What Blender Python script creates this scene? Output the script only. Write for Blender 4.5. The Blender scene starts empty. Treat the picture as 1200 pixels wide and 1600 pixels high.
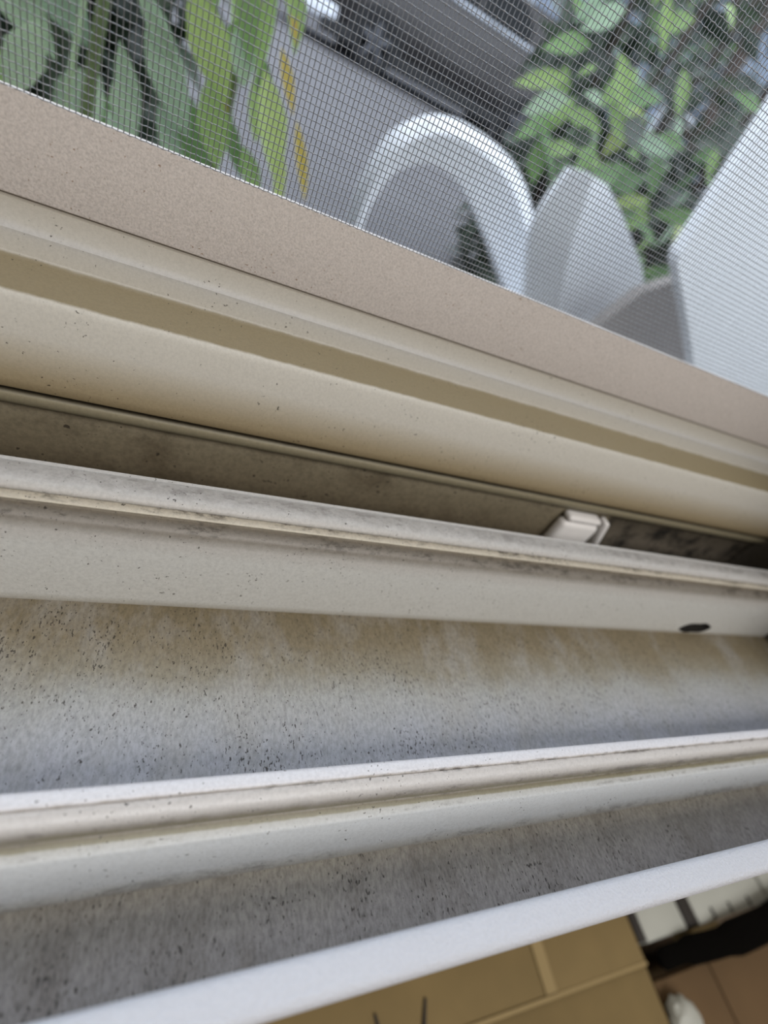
import bpy, bmesh, math, random
import numpy as np
from mathutils import Vector, Matrix, Euler

# ---------------------------------------------------------------- camera, sky, lights, exposure
SC = bpy.context.scene
COL = SC.collection
CZ = 1.03                                   # the lens is 1.03 m above the room floor; REL coordinates count from the lens
F_PX = 772.0
ax = Vector((1650.0, 250.0, F_PX)).normalized()
dn = Vector((-490.0, 850.0, F_PX)); dn = (dn - ax * ax.dot(dn)).normalized()
up = -dn
oy = up.cross(ax)
right = Vector((ax[0], oy[0], up[0])); down = Vector((ax[1], oy[1], up[1])); fwd = Vector((ax[2], oy[2], up[2]))
cam = bpy.data.cameras.new('camera')
cam.sensor_fit = 'HORIZONTAL'; cam.sensor_width = 36.0
cam.lens = F_PX / 1200.0 * 36.0
cam.clip_start = 0.005; cam.clip_end = 200
cam.dof.use_dof = True; cam.dof.focus_distance = 0.150; cam.dof.aperture_fstop = 8.5
camo = bpy.data.objects.new('camera', cam); COL.objects.link(camo)
m = Matrix.Identity(4)
for i in range(3):
    m[i][0] = right[i]; m[i][1] = -down[i]; m[i][2] = -fwd[i]
m.translation = Vector((0, 0, CZ))
camo.matrix_world = m
SC.camera = camo

w = bpy.data.worlds.new('overcast_sky'); SC.world = w; w.use_nodes = True
bg = w.node_tree.nodes['Background']
bg.inputs[0].default_value = (0.80, 0.89, 1.0, 1); bg.inputs[1].default_value = 2.1

la = bpy.data.lights.new('room_fill_light', 'AREA'); la.shape = 'RECTANGLE'; la.size = 1.6; la.size_y = 1.2
la.energy = 27; la.color = (1.0, 0.965, 0.925)  # unseen area light added to fill the room-side faces
lo = bpy.data.objects.new('room_fill_light', la); COL.objects.link(lo); lo.location = (0.3, -1.3, CZ + 1.32)

SC.view_settings.view_transform = 'Standard'; SC.view_settings.look = 'None'
SC.view_settings.gamma = 1.0; SC.view_settings.use_curve_mapping = False
SC.view_settings.exposure = 0.40

R = random.Random(7)

# ---------------------------------------------------------------- helpers
def lin(c):
    return tuple(((v / 255.0) / 12.92 if v / 255.0 <= 0.04045 else ((v / 255.0 + 0.055) / 1.055) ** 2.4) for v in c) + (1.0,)

def base_mat(name, rough=0.5, metal=0.0):
    mt = bpy.data.materials.new(name); mt.use_nodes = True
    nt = mt.node_tree; b = nt.nodes['Principled BSDF']
    b.inputs['Roughness'].default_value = rough; b.inputs['Metallic'].default_value = metal
    return mt, nt, b

def node(nt, typ, **kw):
    n = nt.nodes.new(typ)
    for k, v in kw.items():
        setattr(n, k, v)
    return n

def math_n(nt, op, a, b=None, clamp=False):
    n = node(nt, 'ShaderNodeMath', operation=op, use_clamp=clamp)
    for i, v in enumerate((a, b)):
        if v is None: continue
        if hasattr(v, 'is_output'): nt.links.new(v, n.inputs[i])
        else: n.inputs[i].default_value = v
    return n.outputs[0]

def mix_c(nt, fac, a, b, blend='MIX'):
    n = node(nt, 'ShaderNodeMix', data_type='RGBA', blend_type=blend)
    for s, v in ((0, fac), (6, a), (7, b)):
        if hasattr(v, 'is_output'): nt.links.new(v, n.inputs[s])
        else: n.inputs[s].default_value = v
    return n.outputs[2]

def noise(nt, vec, scale, detail=3.0, rough=0.6):
    n = node(nt, 'ShaderNodeTexNoise'); n.inputs['Scale'].default_value = scale
    n.inputs['Detail'].default_value = detail; n.inputs['Roughness'].default_value = rough
    nt.links.new(vec, n.inputs['Vector'])
    return n.outputs['Fac']

def ramp(nt, fac, stops, interp='LINEAR'):
    n = node(nt, 'ShaderNodeValToRGB'); cr = n.color_ramp; cr.interpolation = interp
    while len(cr.elements) < len(stops): cr.elements.new(0.5)
    for e, (p, c) in zip(cr.elements, stops):
        e.position = p; e.color = c
    nt.links.new(fac, n.inputs[0])
    return n.outputs[0]

def plain(name, rgb, rough=0.5, metal=0.0, grain=0.0, gscale=60, bump=0.0):
    mt, nt, b = base_mat(name, rough, metal)
    tc = node(nt, 'ShaderNodeTexCoord')
    c = lin(rgb)
    nz = noise(nt, tc.outputs['Object'], gscale)
    d = ramp(nt, nz, [(0.3, (1 - grain,) * 3 + (1,)), (0.7, (1 + 0 * grain,) * 3 + (1,))])
    nt.links.new(mix_c(nt, 1.0, c, d, 'MULTIPLY'), b.inputs['Base Color'])
    if bump:
        bp = node(nt, 'ShaderNodeBump'); bp.inputs['Strength'].default_value = bump; bp.inputs['Distance'].default_value = 0.001
        nt.links.new(nz, bp.inputs['Height']); nt.links.new(bp.outputs[0], b.inputs['Normal'])
    return mt

def vinyl(name, axis, stops, wob=2.0, wobscale=60, grain=0.15, gscale=900, streak=(1, 1, 1),
          speck=0.0, speck_rgb=(45, 38, 30), speckscale=500, blotch=0.0, blotch_rgb=(95, 85, 68), blotchscale=45, rough=0.5, bump=0.0, smudge=()):
    """White vinyl with dirt and, in places, painted shade: the colour follows the profile (axis 'Y' or 'Z', stops in mm), broken up by
    noise, fine grain, dark specks and blotches."""
    mt, nt, b = base_mat(name, rough)
    tc = node(nt, 'ShaderNodeTexCoord')
    sep = node(nt, 'ShaderNodeSeparateXYZ'); nt.links.new(tc.outputs['Object'], sep.inputs[0])
    mp = node(nt, 'ShaderNodeMapping'); mp.inputs['Scale'].default_value = streak; nt.links.new(tc.outputs['Object'], mp.inputs[0])
    v = sep.outputs[axis]
    lo_, hi_ = stops[0][0] / 1000.0, stops[-1][0] / 1000.0
    n1 = noise(nt, mp.outputs[0], wobscale, 5.0, 0.65)
    off = math_n(nt, 'MULTIPLY', math_n(nt, 'SUBTRACT', n1, 0.5), wob / 1000.0 * 2)
    v2 = math_n(nt, 'ADD', v, off)
    t = math_n(nt, 'DIVIDE', math_n(nt, 'SUBTRACT', v2, lo_), hi_ - lo_, clamp=True)
    col = ramp(nt, t, [((s[0] / 1000.0 - lo_) / (hi_ - lo_), lin(s[1])) for s in stops])
    for zc, hw, st_ in smudge:           # grime caught along an edge of the profile
        mk_ = math_n(nt, 'SUBTRACT', 1.0, math_n(nt, 'DIVIDE', math_n(nt, 'ABSOLUTE', math_n(nt, 'SUBTRACT', v, zc / 1000.0)), hw / 1000.0), clamp=True)
        mp2 = node(nt, 'ShaderNodeMapping'); mp2.inputs['Scale'].default_value = (0.45, 1, 1); nt.links.new(tc.outputs['Object'], mp2.inputs[0])
        ns = noise(nt, mp2.outputs[0], 420, 6.0, 0.75); nb = noise(nt, tc.outputs['Object'], 26, 3.0, 0.6)
        e_ = math_n(nt, 'ADD', ns, math_n(nt, 'MULTIPLY', math_n(nt, 'SUBTRACT', nb, 0.5), 0.7))
        fr_ = ramp(nt, e_, [(0.50, (0, 0, 0, 1)), (0.62, (st_,) * 3 + (1,))])
        col = mix_c(nt, math_n(nt, 'MULTIPLY', mk_, fr_), col, lin((62, 54, 44)))
    if blotch:
        n3 = noise(nt, mp.outputs[0], blotchscale, 6.0, 0.7)
        f = ramp(nt, n3, [(0.48, (0, 0, 0, 1)), (0.66, (blotch,) * 3 + (1,))])
        col = mix_c(nt, f, col, lin(blotch_rgb))
    g = noise(nt, mp.outputs[0], gscale, 3.0, 0.7)
    gd = ramp(nt, g, [(0.30, (1 - grain,) * 3 + (1,)), (0.62, (1, 1, 1, 1))])
    col = mix_c(nt, 1.0, col, gd, 'MULTIPLY')
    if speck:
        n2 = noise(nt, mp.outputs[0], speckscale, 2.0, 0.5)
        n4 = noise(nt, tc.outputs['Object'], 70, 3.0, 0.6)
        s2 = math_n(nt, 'ADD', n2, math_n(nt, 'MULTIPLY', n4, 0.35))
        th = 0.900 - 0.10 * speck
        f2 = ramp(nt, s2, [(th, (0, 0, 0, 1)), (th + 0.05, (0.85,) * 3 + (1,))])
        col = mix_c(nt, f2, col, lin(speck_rgb))
    nt.links.new(col, b.inputs['Base Color'])
    if bump:
        bp = node(nt, 'ShaderNodeBump'); bp.inputs['Strength'].default_value = bump; bp.inputs['Distance'].default_value = 0.0004
        nt.links.new(g, bp.inputs['Height']); nt.links.new(bp.outputs[0], b.inputs['Normal'])
    return mt

def thing(name, label=None, cat=None, loc=(0, 0, 0), kind=None, group=None):
    o = bpy.data.objects.new(name, None); COL.objects.link(o)
    o.location = (loc[0], loc[1], loc[2] + CZ); o.empty_display_size = 0.05
    tag(o, label, cat, kind, group); o['rel'] = list(loc)
    return o

def tag(o, label=None, cat=None, kind=None, group=None):
    if label: o['label'] = label
    if cat: o['category'] = cat
    if kind: o['kind'] = kind
    if group: o['group'] = group
    return o

def root_loc(p):
    while p.parent is not None: p = p.parent
    return Vector(p['rel'])

def sharpen(me, angle=38):
    bm = bmesh.new(); bm.from_mesh(me)
    bmesh.ops.recalc_face_normals(bm, faces=bm.faces)
    for f in bm.faces: f.smooth = True
    for e in bm.edges:
        if len(e.link_faces) == 2 and e.calc_face_angle(0) > math.radians(angle): e.smooth = False
    bm.to_mesh(me); bm.free()

def mk(name, verts, faces, mat, parent=None, smooth=38, loc=None):
    """one mesh object from REL coordinates; a top-level one gets its origin at loc"""
    o0 = root_loc(parent) if parent is not None else Vector(loc or (0, 0, 0))
    me = bpy.data.meshes.new(name)
    me.from_pydata([tuple(Vector(v) - o0) for v in verts], [], faces)
    me.validate()
    sharpen(me, smooth)
    me.materials.append(mat)
    o = bpy.data.objects.new(name, me); COL.objects.link(o)
    if parent is not None: o.parent = parent
    else:
        o.location = (o0[0], o0[1], o0[2] + CZ); o['rel'] = list(o0)
    return o

def extrude_x(prof, x0, x1):
    """closed (Y, Z) profile in mm, extruded along X (metres)"""
    n = len(prof)
    vs = [(x0, y / 1000, z / 1000) for y, z in prof] + [(x1, y / 1000, z / 1000) for y, z in prof]
    fs = [(i, (i + 1) % n, n + (i + 1) % n, n + i) for i in range(n)]
    fs += [tuple(range(n)), tuple(range(2 * n - 1, n - 1, -1))]
    return vs, fs

def smooth_path(pts, k=4):
    """Catmull-Rom through open points"""
    out = []
    P = [Vector(p) for p in pts]
    for i in range(len(P) - 1):
        p0 = P[max(i - 1, 0)]; p1 = P[i]; p2 = P[i + 1]; p3 = P[min(i + 2, len(P) - 1)]
        for j in range(k):
            t = j / k
            out.append(0.5 * ((2 * p1) + (-p0 + p2) * t + (2 * p0 - 5 * p1 + 4 * p2 - p3) * t * t + (-p0 + 3 * p1 - 3 * p2 + p3) * t ** 3))
    out.append(P[-1])
    return out

def boxg(x0, x1, y0, y1, z0, z1, bev=0.0, seg=2):
    bm = bmesh.new()
    bmesh.ops.create_cube(bm, size=1.0)
    for v in bm.verts:
        v.co = Vector((x0 if v.co.x < 0 else x1, y0 if v.co.y < 0 else y1, z0 if v.co.z < 0 else z1))
    if bev:
        bmesh.ops.bevel(bm, geom=bm.edges[:], offset=bev, segments=seg, affect='EDGES', profile=0.5)
    bm.verts.index_update()
    vs = [v.co.copy() for v in bm.verts]; fs = [tuple(v.index for v in f.verts) for f in bm.faces]
    bm.free()
    return vs, fs

def join(*parts):
    vs, fs = [], []
    for v, f in parts:
        k = len(vs); vs += list(v); fs += [tuple(i + k for i in q) for q in f]
    return vs, fs

def tube(path, radii, sides=8, flat=1.0, upv=(0, 0, 1)):
    P = [Vector(p) for p in path]; n = len(P)
    if not hasattr(radii, '__len__'): radii = [radii] * n
    vs = []
    for i, p in enumerate(P):
        d = (P[min(i + 1, n - 1)] - P[max(i - 1, 0)]).normalized()
        u = Vector(upv); u = (u - d * u.dot(d))
        if u.length < 1e-4: u = Vector((1, 0, 0)); u = u - d * u.dot(d)
        u.normalize(); s = d.cross(u)
        for k in range(sides):
            a = 2 * math.pi * k / sides
            vs.append(p + s * math.cos(a) * radii[i] + u * math.sin(a) * radii[i] * flat)
    fs = []
    for i in range(n - 1):
        for k in range(sides):
            k2 = (k + 1) % sides
            fs.append((i * sides + k, i * sides + k2, (i + 1) * sides + k2, (i + 1) * sides + k))
    fs.append(tuple(range(sides))); fs.append(tuple(range((n - 1) * sides, n * sides)))
    return vs, fs

def plate(poly, thick, nrm):
    """a plate from a 3-D polygon fan (front), thickness along nrm"""
    n = len(poly); N = Vector(nrm).normalized() * thick
    vs = [Vector(p) for p in poly] + [Vector(p) + N for p in poly]
    fs = [tuple(range(n)), tuple(range(2 * n - 1, n - 1, -1))] + [(i, (i + 1) % n, n + (i + 1) % n, n + i) for i in range(n)]
    return vs, fs

# ---------------------------------------------------------------- the room
M_wall = plain('room_wall_paint', (226, 222, 214), 0.8, grain=0.04, gscale=8)
M_ext = plain('stucco_outside', (205, 200, 190), 0.9, grain=0.15, gscale=90, bump=0.3)
M_roomfloor = plain('room_floor_wood', (128, 112, 94), 0.5, grain=0.25, gscale=9)
WX0, WX1, WZ0, WZ1 = -0.90, 0.360, -0.160, 1.00      # window opening
def struct(name, g, mat):
    return tag(mk(name, g[0], g[1], mat), kind='structure')
wf = join(boxg(-2.5, 2.5, 0.0, 0.188, -1.03, WZ0 - 0.02), boxg(-2.5, 2.5, 0.0, 0.188, WZ1 + 0.03, 1.42),
          boxg(-2.5, WX0 - 0.03, 0.0, 0.188, WZ0 - 0.02, WZ1 + 0.03), boxg(WX1 + 0.03, 2.5, 0.0, 0.188, WZ0 - 0.02, WZ1 + 0.03))
struct('wall_front', wf, M_wall)
struct('wall_left', boxg(-2.6, -2.5, -3.5, 0.0, -1.03, 1.42), M_wall)
struct('wall_right', boxg(2.5, 2.6, -3.5, 0.0, -1.03, 1.42), M_wall)
struct('wall_back', boxg(-2.6, 2.6, -3.6, -3.5, -1.03, 1.42), M_wall)
struct('ceiling', boxg(-2.6, 2.6, -3.6, 0.0, 1.42, 1.5), M_wall)
struct('floor', boxg(-2.6, 2.6, -3.6, 0.0, -1.10, -1.03), M_roomfloor)

# ---------------------------------------------------------------- the window: sill tracks, rails, lip, outer sill, jambs
M_lip = plain('white_coated_lip', (214, 217, 226), 0.45, grain=0.07, gscale=1300, bump=0.5)
M_floor_mid = vinyl('track_floor_dirt_and_shade_offset', 'Y',
    [(40, (196, 196, 206)), (56, (188, 190, 196)), (70, (172, 172, 168)), (79, (152, 145, 128)), (90, (142, 130, 106)), (104, (132, 120, 95))],  # pale inner stops also painted to offset shade beside the rail; brown is dirt
    wob=11, wobscale=38, grain=0.34, gscale=1100, streak=(1.0, 0.45, 1), speck=0.75, speckscale=1700, blotch=0.5, blotch_rgb=(176, 174, 170), blotchscale=55, rough=0.6, bump=0.35)
M_floor_in = vinyl('inner_track_dirt', 'Y',
    [(4, (150, 143, 139)), (12, (166, 158, 152)), (20, (170, 162, 151)), (26, (174, 166, 150))],
    wob=5, wobscale=60, grain=0.42, gscale=1200, streak=(1.0, 0.4, 1), speck=0.8, speckscale=1700, blotch=0.5, blotch_rgb=(122, 112, 102), blotchscale=70, rough=0.6, bump=0.4)
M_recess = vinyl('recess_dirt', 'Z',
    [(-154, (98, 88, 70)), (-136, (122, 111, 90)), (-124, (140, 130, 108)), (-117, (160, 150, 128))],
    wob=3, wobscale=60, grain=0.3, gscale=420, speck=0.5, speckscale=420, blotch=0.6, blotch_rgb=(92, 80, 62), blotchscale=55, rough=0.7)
M_recess_end = vinyl('recess_end_hollows', 'Z',
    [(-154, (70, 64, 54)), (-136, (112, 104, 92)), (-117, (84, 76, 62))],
    wob=4, wobscale=60, grain=0.2, gscale=300, speck=0.0, blotch=1.0, blotch_rgb=(10, 9, 8), blotchscale=60, rough=0.7)  # black blotches paint the darkness of hollows in the recess end
M_rail_out = vinyl('outer_rail_vinyl', 'Z',
    [(-154, (174, 170, 160)), (-151, (208, 208, 204)), (-130, (212, 212, 208)), (-124.5, (203, 200, 195)), (-121.5, (147, 141, 132)), (-119.3, (124, 117, 107)),
     (-118.3, (145, 136, 120)), (-117.6, (209, 200, 182)), (-116.6, (201, 194, 179)), (-116.1, (136, 129, 117)), (-115.4, (194, 190, 184)), (-113.8, (203, 201, 198)), (-113.2, (174, 170, 166))],
    wob=0.55, wobscale=240, grain=0.16, gscale=900, speck=0.3, speckscale=1000, rough=0.45, smudge=[(-119.8, 2.2, 0.75), (-116.3, 0.9, 0.9), (-113.25, 0.25, 0.35), (-118.2, 0.5, 0.6)])
M_rail_in = vinyl('inner_rail_vinyl', 'Y',
    [(24.5, (160, 155, 144)), (26.5, (200, 202, 202)), (29.6, (210, 213, 214)), (31.9, (196, 197, 194)), (32.3, (150, 146, 124)), (33.2, (128, 121, 98)), (33.6, (150, 144, 134)), (34.4, (196, 192, 188)), (35.6, (216, 213, 211)), (37.4, (208, 203, 199)),  # olive band under the bead paints the groove's shade, beside real grime
     (38.1, (190, 183, 176)), (38.6, (232, 232, 237)), (41.5, (234, 234, 240)), (43, (200, 200, 200))],
    wob=0.35, wobscale=200, grain=0.14, gscale=1000, speck=0.3, speckscale=1000, rough=0.42, smudge=[(38.0, 0.9, 0.75), (33.6, 0.9, 0.5), (31.0, 0.8, 0.4), (25.3, 1.6, 0.4)])
M_outer = vinyl('outer_sill_vinyl', 'Z',
    [(-110, (166, 148, 114)), (-104, (178, 163, 134)), (-97, (196, 187, 168)), (-91, (212, 208, 198)), (-80.9, (214, 211, 202)), (-80.4, (148, 135, 106)),  # tan towards the bottom paints the tint reflected from the dirty recess
     (-77.9, (152, 140, 112)), (-77.4, (206, 203, 195)), (-72.5, (210, 208, 202)), (-71.2, (200, 199, 197)), (-69.2, (206, 203, 195)), (-64, (186, 180, 168))],
    wob=0.25, wobscale=160, grain=0.12, gscale=1100, speck=0.12, speckscale=900, rough=0.5)
M_seal = vinyl('seal_strip_vinyl', 'Z', [(-118.2, (96, 88, 72)), (-116, (138, 130, 108)), (-113.4, (150, 142, 118)), (-112.4, (60, 52, 40)), (-111, (30, 26, 20))],  # near-black upper stops paint the shade of the gap above the strip
    wob=0.3, wobscale=120, grain=0.15, gscale=700, rough=0.5)
M_screenbar = vinyl('screen_bar_dusty', 'Z', [(-66, (202, 192, 184)), (-50, (214, 205, 199)), (-39, (210, 202, 196))],
    wob=3, wobscale=40, grain=0.28, gscale=1500, speck=0.15, speckscale=1100, speck_rgb=(140, 115, 92), rough=0.7, bump=0.6)
M_jamb = vinyl('jamb_vinyl', 'Y', [(0, (120, 116, 110)), (60, (126, 120, 112)), (110, (70, 64, 56)), (190, (150, 145, 135))],
    wob=14, wobscale=30, grain=0.2, gscale=300, speck=0.4, rough=0.6)
M_dark = plain('dark_cavity', (26, 22, 18), 0.9)

win = thing('window_1', kind='structure', loc=(0, 0, 0), label='white vinyl sliding window frame with dirty sill tracks')
def sill(name, prof, mat, x0=WX0, x1=WX1, label=None, smooth=38):
    v, f = extrude_x(prof, x0, x1)
    o = mk(name, v, f, mat, win, smooth)
    if label: o['label'] = label
    return o

sill('inner_lip', [(4.9, -160), (5.1, -126.3), (4.9, -125.5), (4.3, -125.0), (3.3, -124.85), (-0.6, -124.85), (-1.7, -125.1), (-2.4, -125.7), (-2.8, -126.8), (-2.9, -129), (-2.9, -172), (-1.5, -172), (-1.5, -165), (4.9, -165)], M_lip, label='white textured lip along the inner edge of the sill', smooth=50)
sill('track_floor', [(4.9, -154), (28, -154), (28, -165), (4.9, -165)], M_floor_in, label='grimy floor of the inner track')
sill('track_floor', [(38, -154), (70, -153.8), (105, -154), (105, -165), (38, -165)], M_floor_mid, label='dusty wide track floor, brown towards the outer rail')
r2 = [(24.3, -154.2)] + [tuple(p) for p in smooth_path([(24.6, -153.9), (26.3, -151.6), (27.9, -147.4), (29.2, -143.2), (30.0, -141.2)], 3)] \
   + [(30.4, -140.9), (33.0, -140.3), (33.9, -139.5)] + [tuple(p) for p in smooth_path([(33.5, -138.9), (33.2, -137.6), (33.7, -135.7), (34.9, -134.1), (36.6, -133.3), (37.8, -133.3)], 3)] \
   + [(38.1, -133.7), (38.4, -133.2)] + [tuple(p) for p in smooth_path([(38.8, -132.9), (40.6, -132.9), (41.6, -133.4), (42.0, -134.6)], 3)] + [(42.4, -140), (43.0, -154.2), (43, -165), (24.3, -165)]
sill('track_rail', r2, M_rail_in, label='white inner rail with a rounded dirty bead')
r1 = [(103.0, -154.2), (104.0, -144), (105.0, -130), (105.6, -124.5)] + [tuple(p) for p in smooth_path([(105.8, -123), (106.6, -121.0), (108.2, -119.7), (110.2, -118.9)], 3)] \
   + [(110.6, -118.2), (110.0, -117.9), (109.9, -117.4), (110.4, -116.9), (111.6, -116.6), (112.2, -116.2)] \
   + [tuple(p) for p in smooth_path([(111.6, -115.8), (111.8, -115.0), (113.2, -113.9), (116.0, -113.3), (119.0, -113.3), (120.6, -113.8)], 3)] \
   + [(120.9, -114.2), (122.4, -114.2), (123.1, -115.2), (123.0, -117.0), (122.2, -119), (121.8, -154.2), (121.8, -165), (103.0, -165)]
rail1 = sill('track_rail', r1, M_rail_out, label='off white outer rail with a rounded grimy bead')
# the weep hole at the foot of the outer rail
cut_v, cut_f = [], []
bm = bmesh.new(); bmesh.ops.create_icosphere(bm, subdivisions=3, radius=1.0)
for v in bm.verts:
    x, y, z = v.co
    wz = 0.0040 * (1.0 if z < 0 else 1.15)
    v.co = Vector((0.2858 + x * 0.0132 + z * 0.002, 0.1035 + y * 0.008, -0.1495 + z * wz + 0.0004 * math.sin(x * 7)))
cm = bpy.data.meshes.new('weep_cutter'); bm.to_mesh(cm); bm.free(); cm.materials.append(M_dark)
cut = bpy.data.objects.new('weep_cutter', cm); COL.objects.link(cut); cut.location = (0, 0, CZ)
bo = rail1.modifiers.new('hole', 'BOOLEAN'); bo.operation = 'DIFFERENCE'; bo.object = cut; bo.solver = 'EXACT'; bo.material_mode = 'TRANSFER'
bpy.context.view_layer.update()
nm = bpy.data.meshes.new_from_object(rail1.evaluated_get(bpy.context.evaluated_depsgraph_get()))
rail1.modifiers.clear(); rail1.data = nm
bpy.data.objects.remove(cut)

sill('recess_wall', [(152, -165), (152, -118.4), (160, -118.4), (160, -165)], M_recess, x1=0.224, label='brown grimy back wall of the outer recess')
sill('recess_end', [(153, -165), (153, -117.5), (160, -117.5), (160, -165)], M_recess_end, x0=0.224, label='end of the outer recess with its dark hollows painted on')
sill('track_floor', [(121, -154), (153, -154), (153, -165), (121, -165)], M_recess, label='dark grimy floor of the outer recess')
sill('weather_seal', [(152.0, -119)] + [tuple(p) for p in smooth_path([(151.0, -118.2), (149.6, -117.2), (149.0, -115.4), (149.3, -113.6), (150.4, -112.6), (151.4, -112.5)], 3)] + [(151.6, -112.2), (149.9, -111.8), (149.8, -111.4), (154, -111.2), (160, -111.2), (160, -119)], M_seal, label='thin cream sealing strip under the outer sill')
osill = [(154, -111.0), (153.5, -110.1), (147.6, -109.7), (147.2, -109.2)] + [tuple(p) for p in smooth_path([(147.0, -106), (146.9, -101), (147.2, -95.5), (148.2, -89.0), (149.8, -82.8), (150.8, -80.9)], 3)] \
   + [(151.6, -80.3), (166.0, -77.8)] + [tuple(p) for p in smooth_path([(166.8, -77.2), (167.3, -74.5), (167.5, -71.4)], 2)] + [(168.3, -70.6), (168.8, -69.4), (169.4, -67.2), (170.6, -64.4), (188, -64.4), (188, -120), (160, -120), (160, -111)]
sill('outer_sill', osill, M_outer, label='cream outer sill step with a dusty ledge')
# jambs and head: the frame goes on around the opening
def jamb(x0, x1, sgn):
    g = [boxg(x0, x1, -0.003, 0.188, WZ0 - 0.005, WZ1 + 0.02)]
    xa = x0 if sgn < 0 else x1
    for y0, y1, d in ((0.030, 0.042, 0.012), (0.106, 0.122, 0.014), (0.150, 0.184, 0.010)):
        g.append(boxg(*sorted((xa, xa + sgn * d)), y0, y1, -0.112, WZ1, 0.001))
    return join(*g)
v, f = jamb(WX1, WX1 + 0.03, -1); mk('jamb', v, f, M_jamb, win)
v, f = jamb(WX0 - 0.03, WX0, 1); mk('jamb', v, f, M_jamb, win)
v, f = boxg(WX0, WX1, -0.003, 0.188, WZ1, WZ1 + 0.03); mk('head', v, f, M_jamb, win)

# ---------------------------------------------------------------- insect screen
M_wire = plain('aluminium_wire', (160, 161, 164), 0.30, metal=0.9)
scr = thing('insect_screen', 'grey woven wire insect screen in a dusty beige bar above the sill', 'screen', (0, 0.178, -0.066))
bar = [(172.6, -64.2), (171.9, -63.7), (171.8, -62.7), (177.80, -41.0), (177.95, -40.85), (178.6, -41.1), (183, -41.4), (183, -64.2)]
v, f = extrude_x(bar, WX0 + 0.002, WX1 - 0.012); o = mk('frame_bar', v, f, M_screenbar, scr); o['label'] = 'dusty pinkish beige bottom bar'
v, f = boxg(WX0 + 0.002, WX0 + 0.024, 0.1735, 0.183, -0.039, WZ1 - 0.004, 0.0008); mk('frame_bar', v, f, M_screenbar, scr)
v, f = boxg(WX1 - 0.034, WX1 - 0.012, 0.1735, 0.183, -0.039, WZ1 - 0.004, 0.0008); mk('frame_bar', v, f, M_screenbar, scr)
v, f = boxg(WX0 + 0.024, WX1 - 0.034, 0.1735, 0.183, WZ1 - 0.026, WZ1 - 0.004, 0.0008); mk('frame_bar', v, f, M_screenbar, scr)

PH, PV, RW = 1.411e-3, 1.80e-3, 0.135e-3
def np_tubes(paths, axis, rad, sides):
    """paths (n, k, 3); round rings across the given axis"""
    n, k, _ = paths.shape
    an = np.arange(sides) * 2 * np.pi / sides + np.pi / sides
    ring = np.zeros((sides, 3)); o1, o2 = [(1, 2), None, (0, 1)][axis]
    ring[:, o1] = np.cos(an) * rad; ring[:, o2] = np.sin(an) * rad
    vs = (paths[:, :, None, :] + ring[None, None]).reshape(-1, 3)
    i = np.arange(n)[:, None, None] * (k * sides); j = np.arange(k - 1)[None, :, None] * sides; s = np.arange(sides)[None, None, :]
    s2 = (s + 1) % sides
    q = np.stack([i + j + s, i + j + s2, i + j + sides + s2, i + j + sides + s], -1).reshape(-1, 4)
    return vs, q
sets = []
xs = np.arange(math.ceil((WX0 + 0.02) / PH), math.floor((WX1 - 0.03) / PH)) * PH
rs = np.random.RandomState(3)
jx = rs.normal(0, 0.035e-3, len(xs))
p = np.zeros((len(xs), 2, 3)); p[:, :, 0] = (xs + jx)[:, None]; p[:, :, 1] = 0.1781; p[:, 0, 2] = -0.05; p[:, 1, 2] = WZ1 - 0.02
sets.append(np_tubes(p, 2, RW, 5))
zr = -0.0462 + np.arange(82) * PV                       # woven rows near the lens
xw = np.arange(-0.15 / PH, (WX1 - 0.03) / PH, 1 / 3.0) * PH
p = np.zeros((len(zr), len(xw), 3)); p[:, :, 0] = xw[None]
row = np.arange(len(zr))[:, None]
ph = np.pi * (xw[None] / PH) + np.pi * row
sw = np.sin(ph + np.pi / 2)
p[:, :, 1] = 0.1781 + 0.32e-3 * np.sign(sw) * np.abs(sw) ** 0.75
p[:, :, 2] = zr[:, None] + rs.normal(0, 0.03e-3, (len(zr), 1)) + 0.05e-3 * np.sin(xw[None] * 140 + row * 0.7)
sets.append(np_tubes(p, 0, RW, 5))
zt = np.arange(zr[-1] + PV, WZ1 - 0.02, PV)              # farther rows, straight
p = np.zeros((len(zt), 2, 3)); p[:, 0, 0] = WX0 + 0.02; p[:, 1, 0] = WX1 - 0.03; p[:, :, 1] = 0.1781; p[:, :, 2] = zt[:, None]
sets.append(np_tubes(p, 0, RW, 4))
p = np.zeros((len(zr), 2, 3)); p[:, 0, 0] = WX0 + 0.02; p[:, 1, 0] = xw[0]; p[:, :, 1] = 0.1781; p[:, :, 2] = zr[:, None]
sets.append(np_tubes(p, 0, RW, 4))
VV, QQ, k = [], [], 0
for v, q in sets:
    VV.append(v); QQ.append(q + k); k += len(v)
VV = np.concatenate(VV) - np.array([0, 0.178, -0.066]); QQ = np.concatenate(QQ)
me = bpy.data.meshes.new('wire_mesh')
me.vertices.add(len(VV)); me.vertices.foreach_set('co', VV.astype(np.float32).ravel())
me.loops.add(QQ.size); me.loops.foreach_set('vertex_index', QQ.astype(np.int32).ravel())
me.polygons.add(len(QQ)); me.polygons.foreach_set('loop_start', (np.arange(len(QQ)) * 4).astype(np.int32))
me.polygons.foreach_set('use_smooth', np.ones(len(QQ), dtype=bool))
me.update(calc_edges=True); me.materials.append(M_wire)
o = bpy.data.objects.new('wire_mesh', me); COL.objects.link(o); o.parent = scr; o['kind'] = 'stuff'

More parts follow.
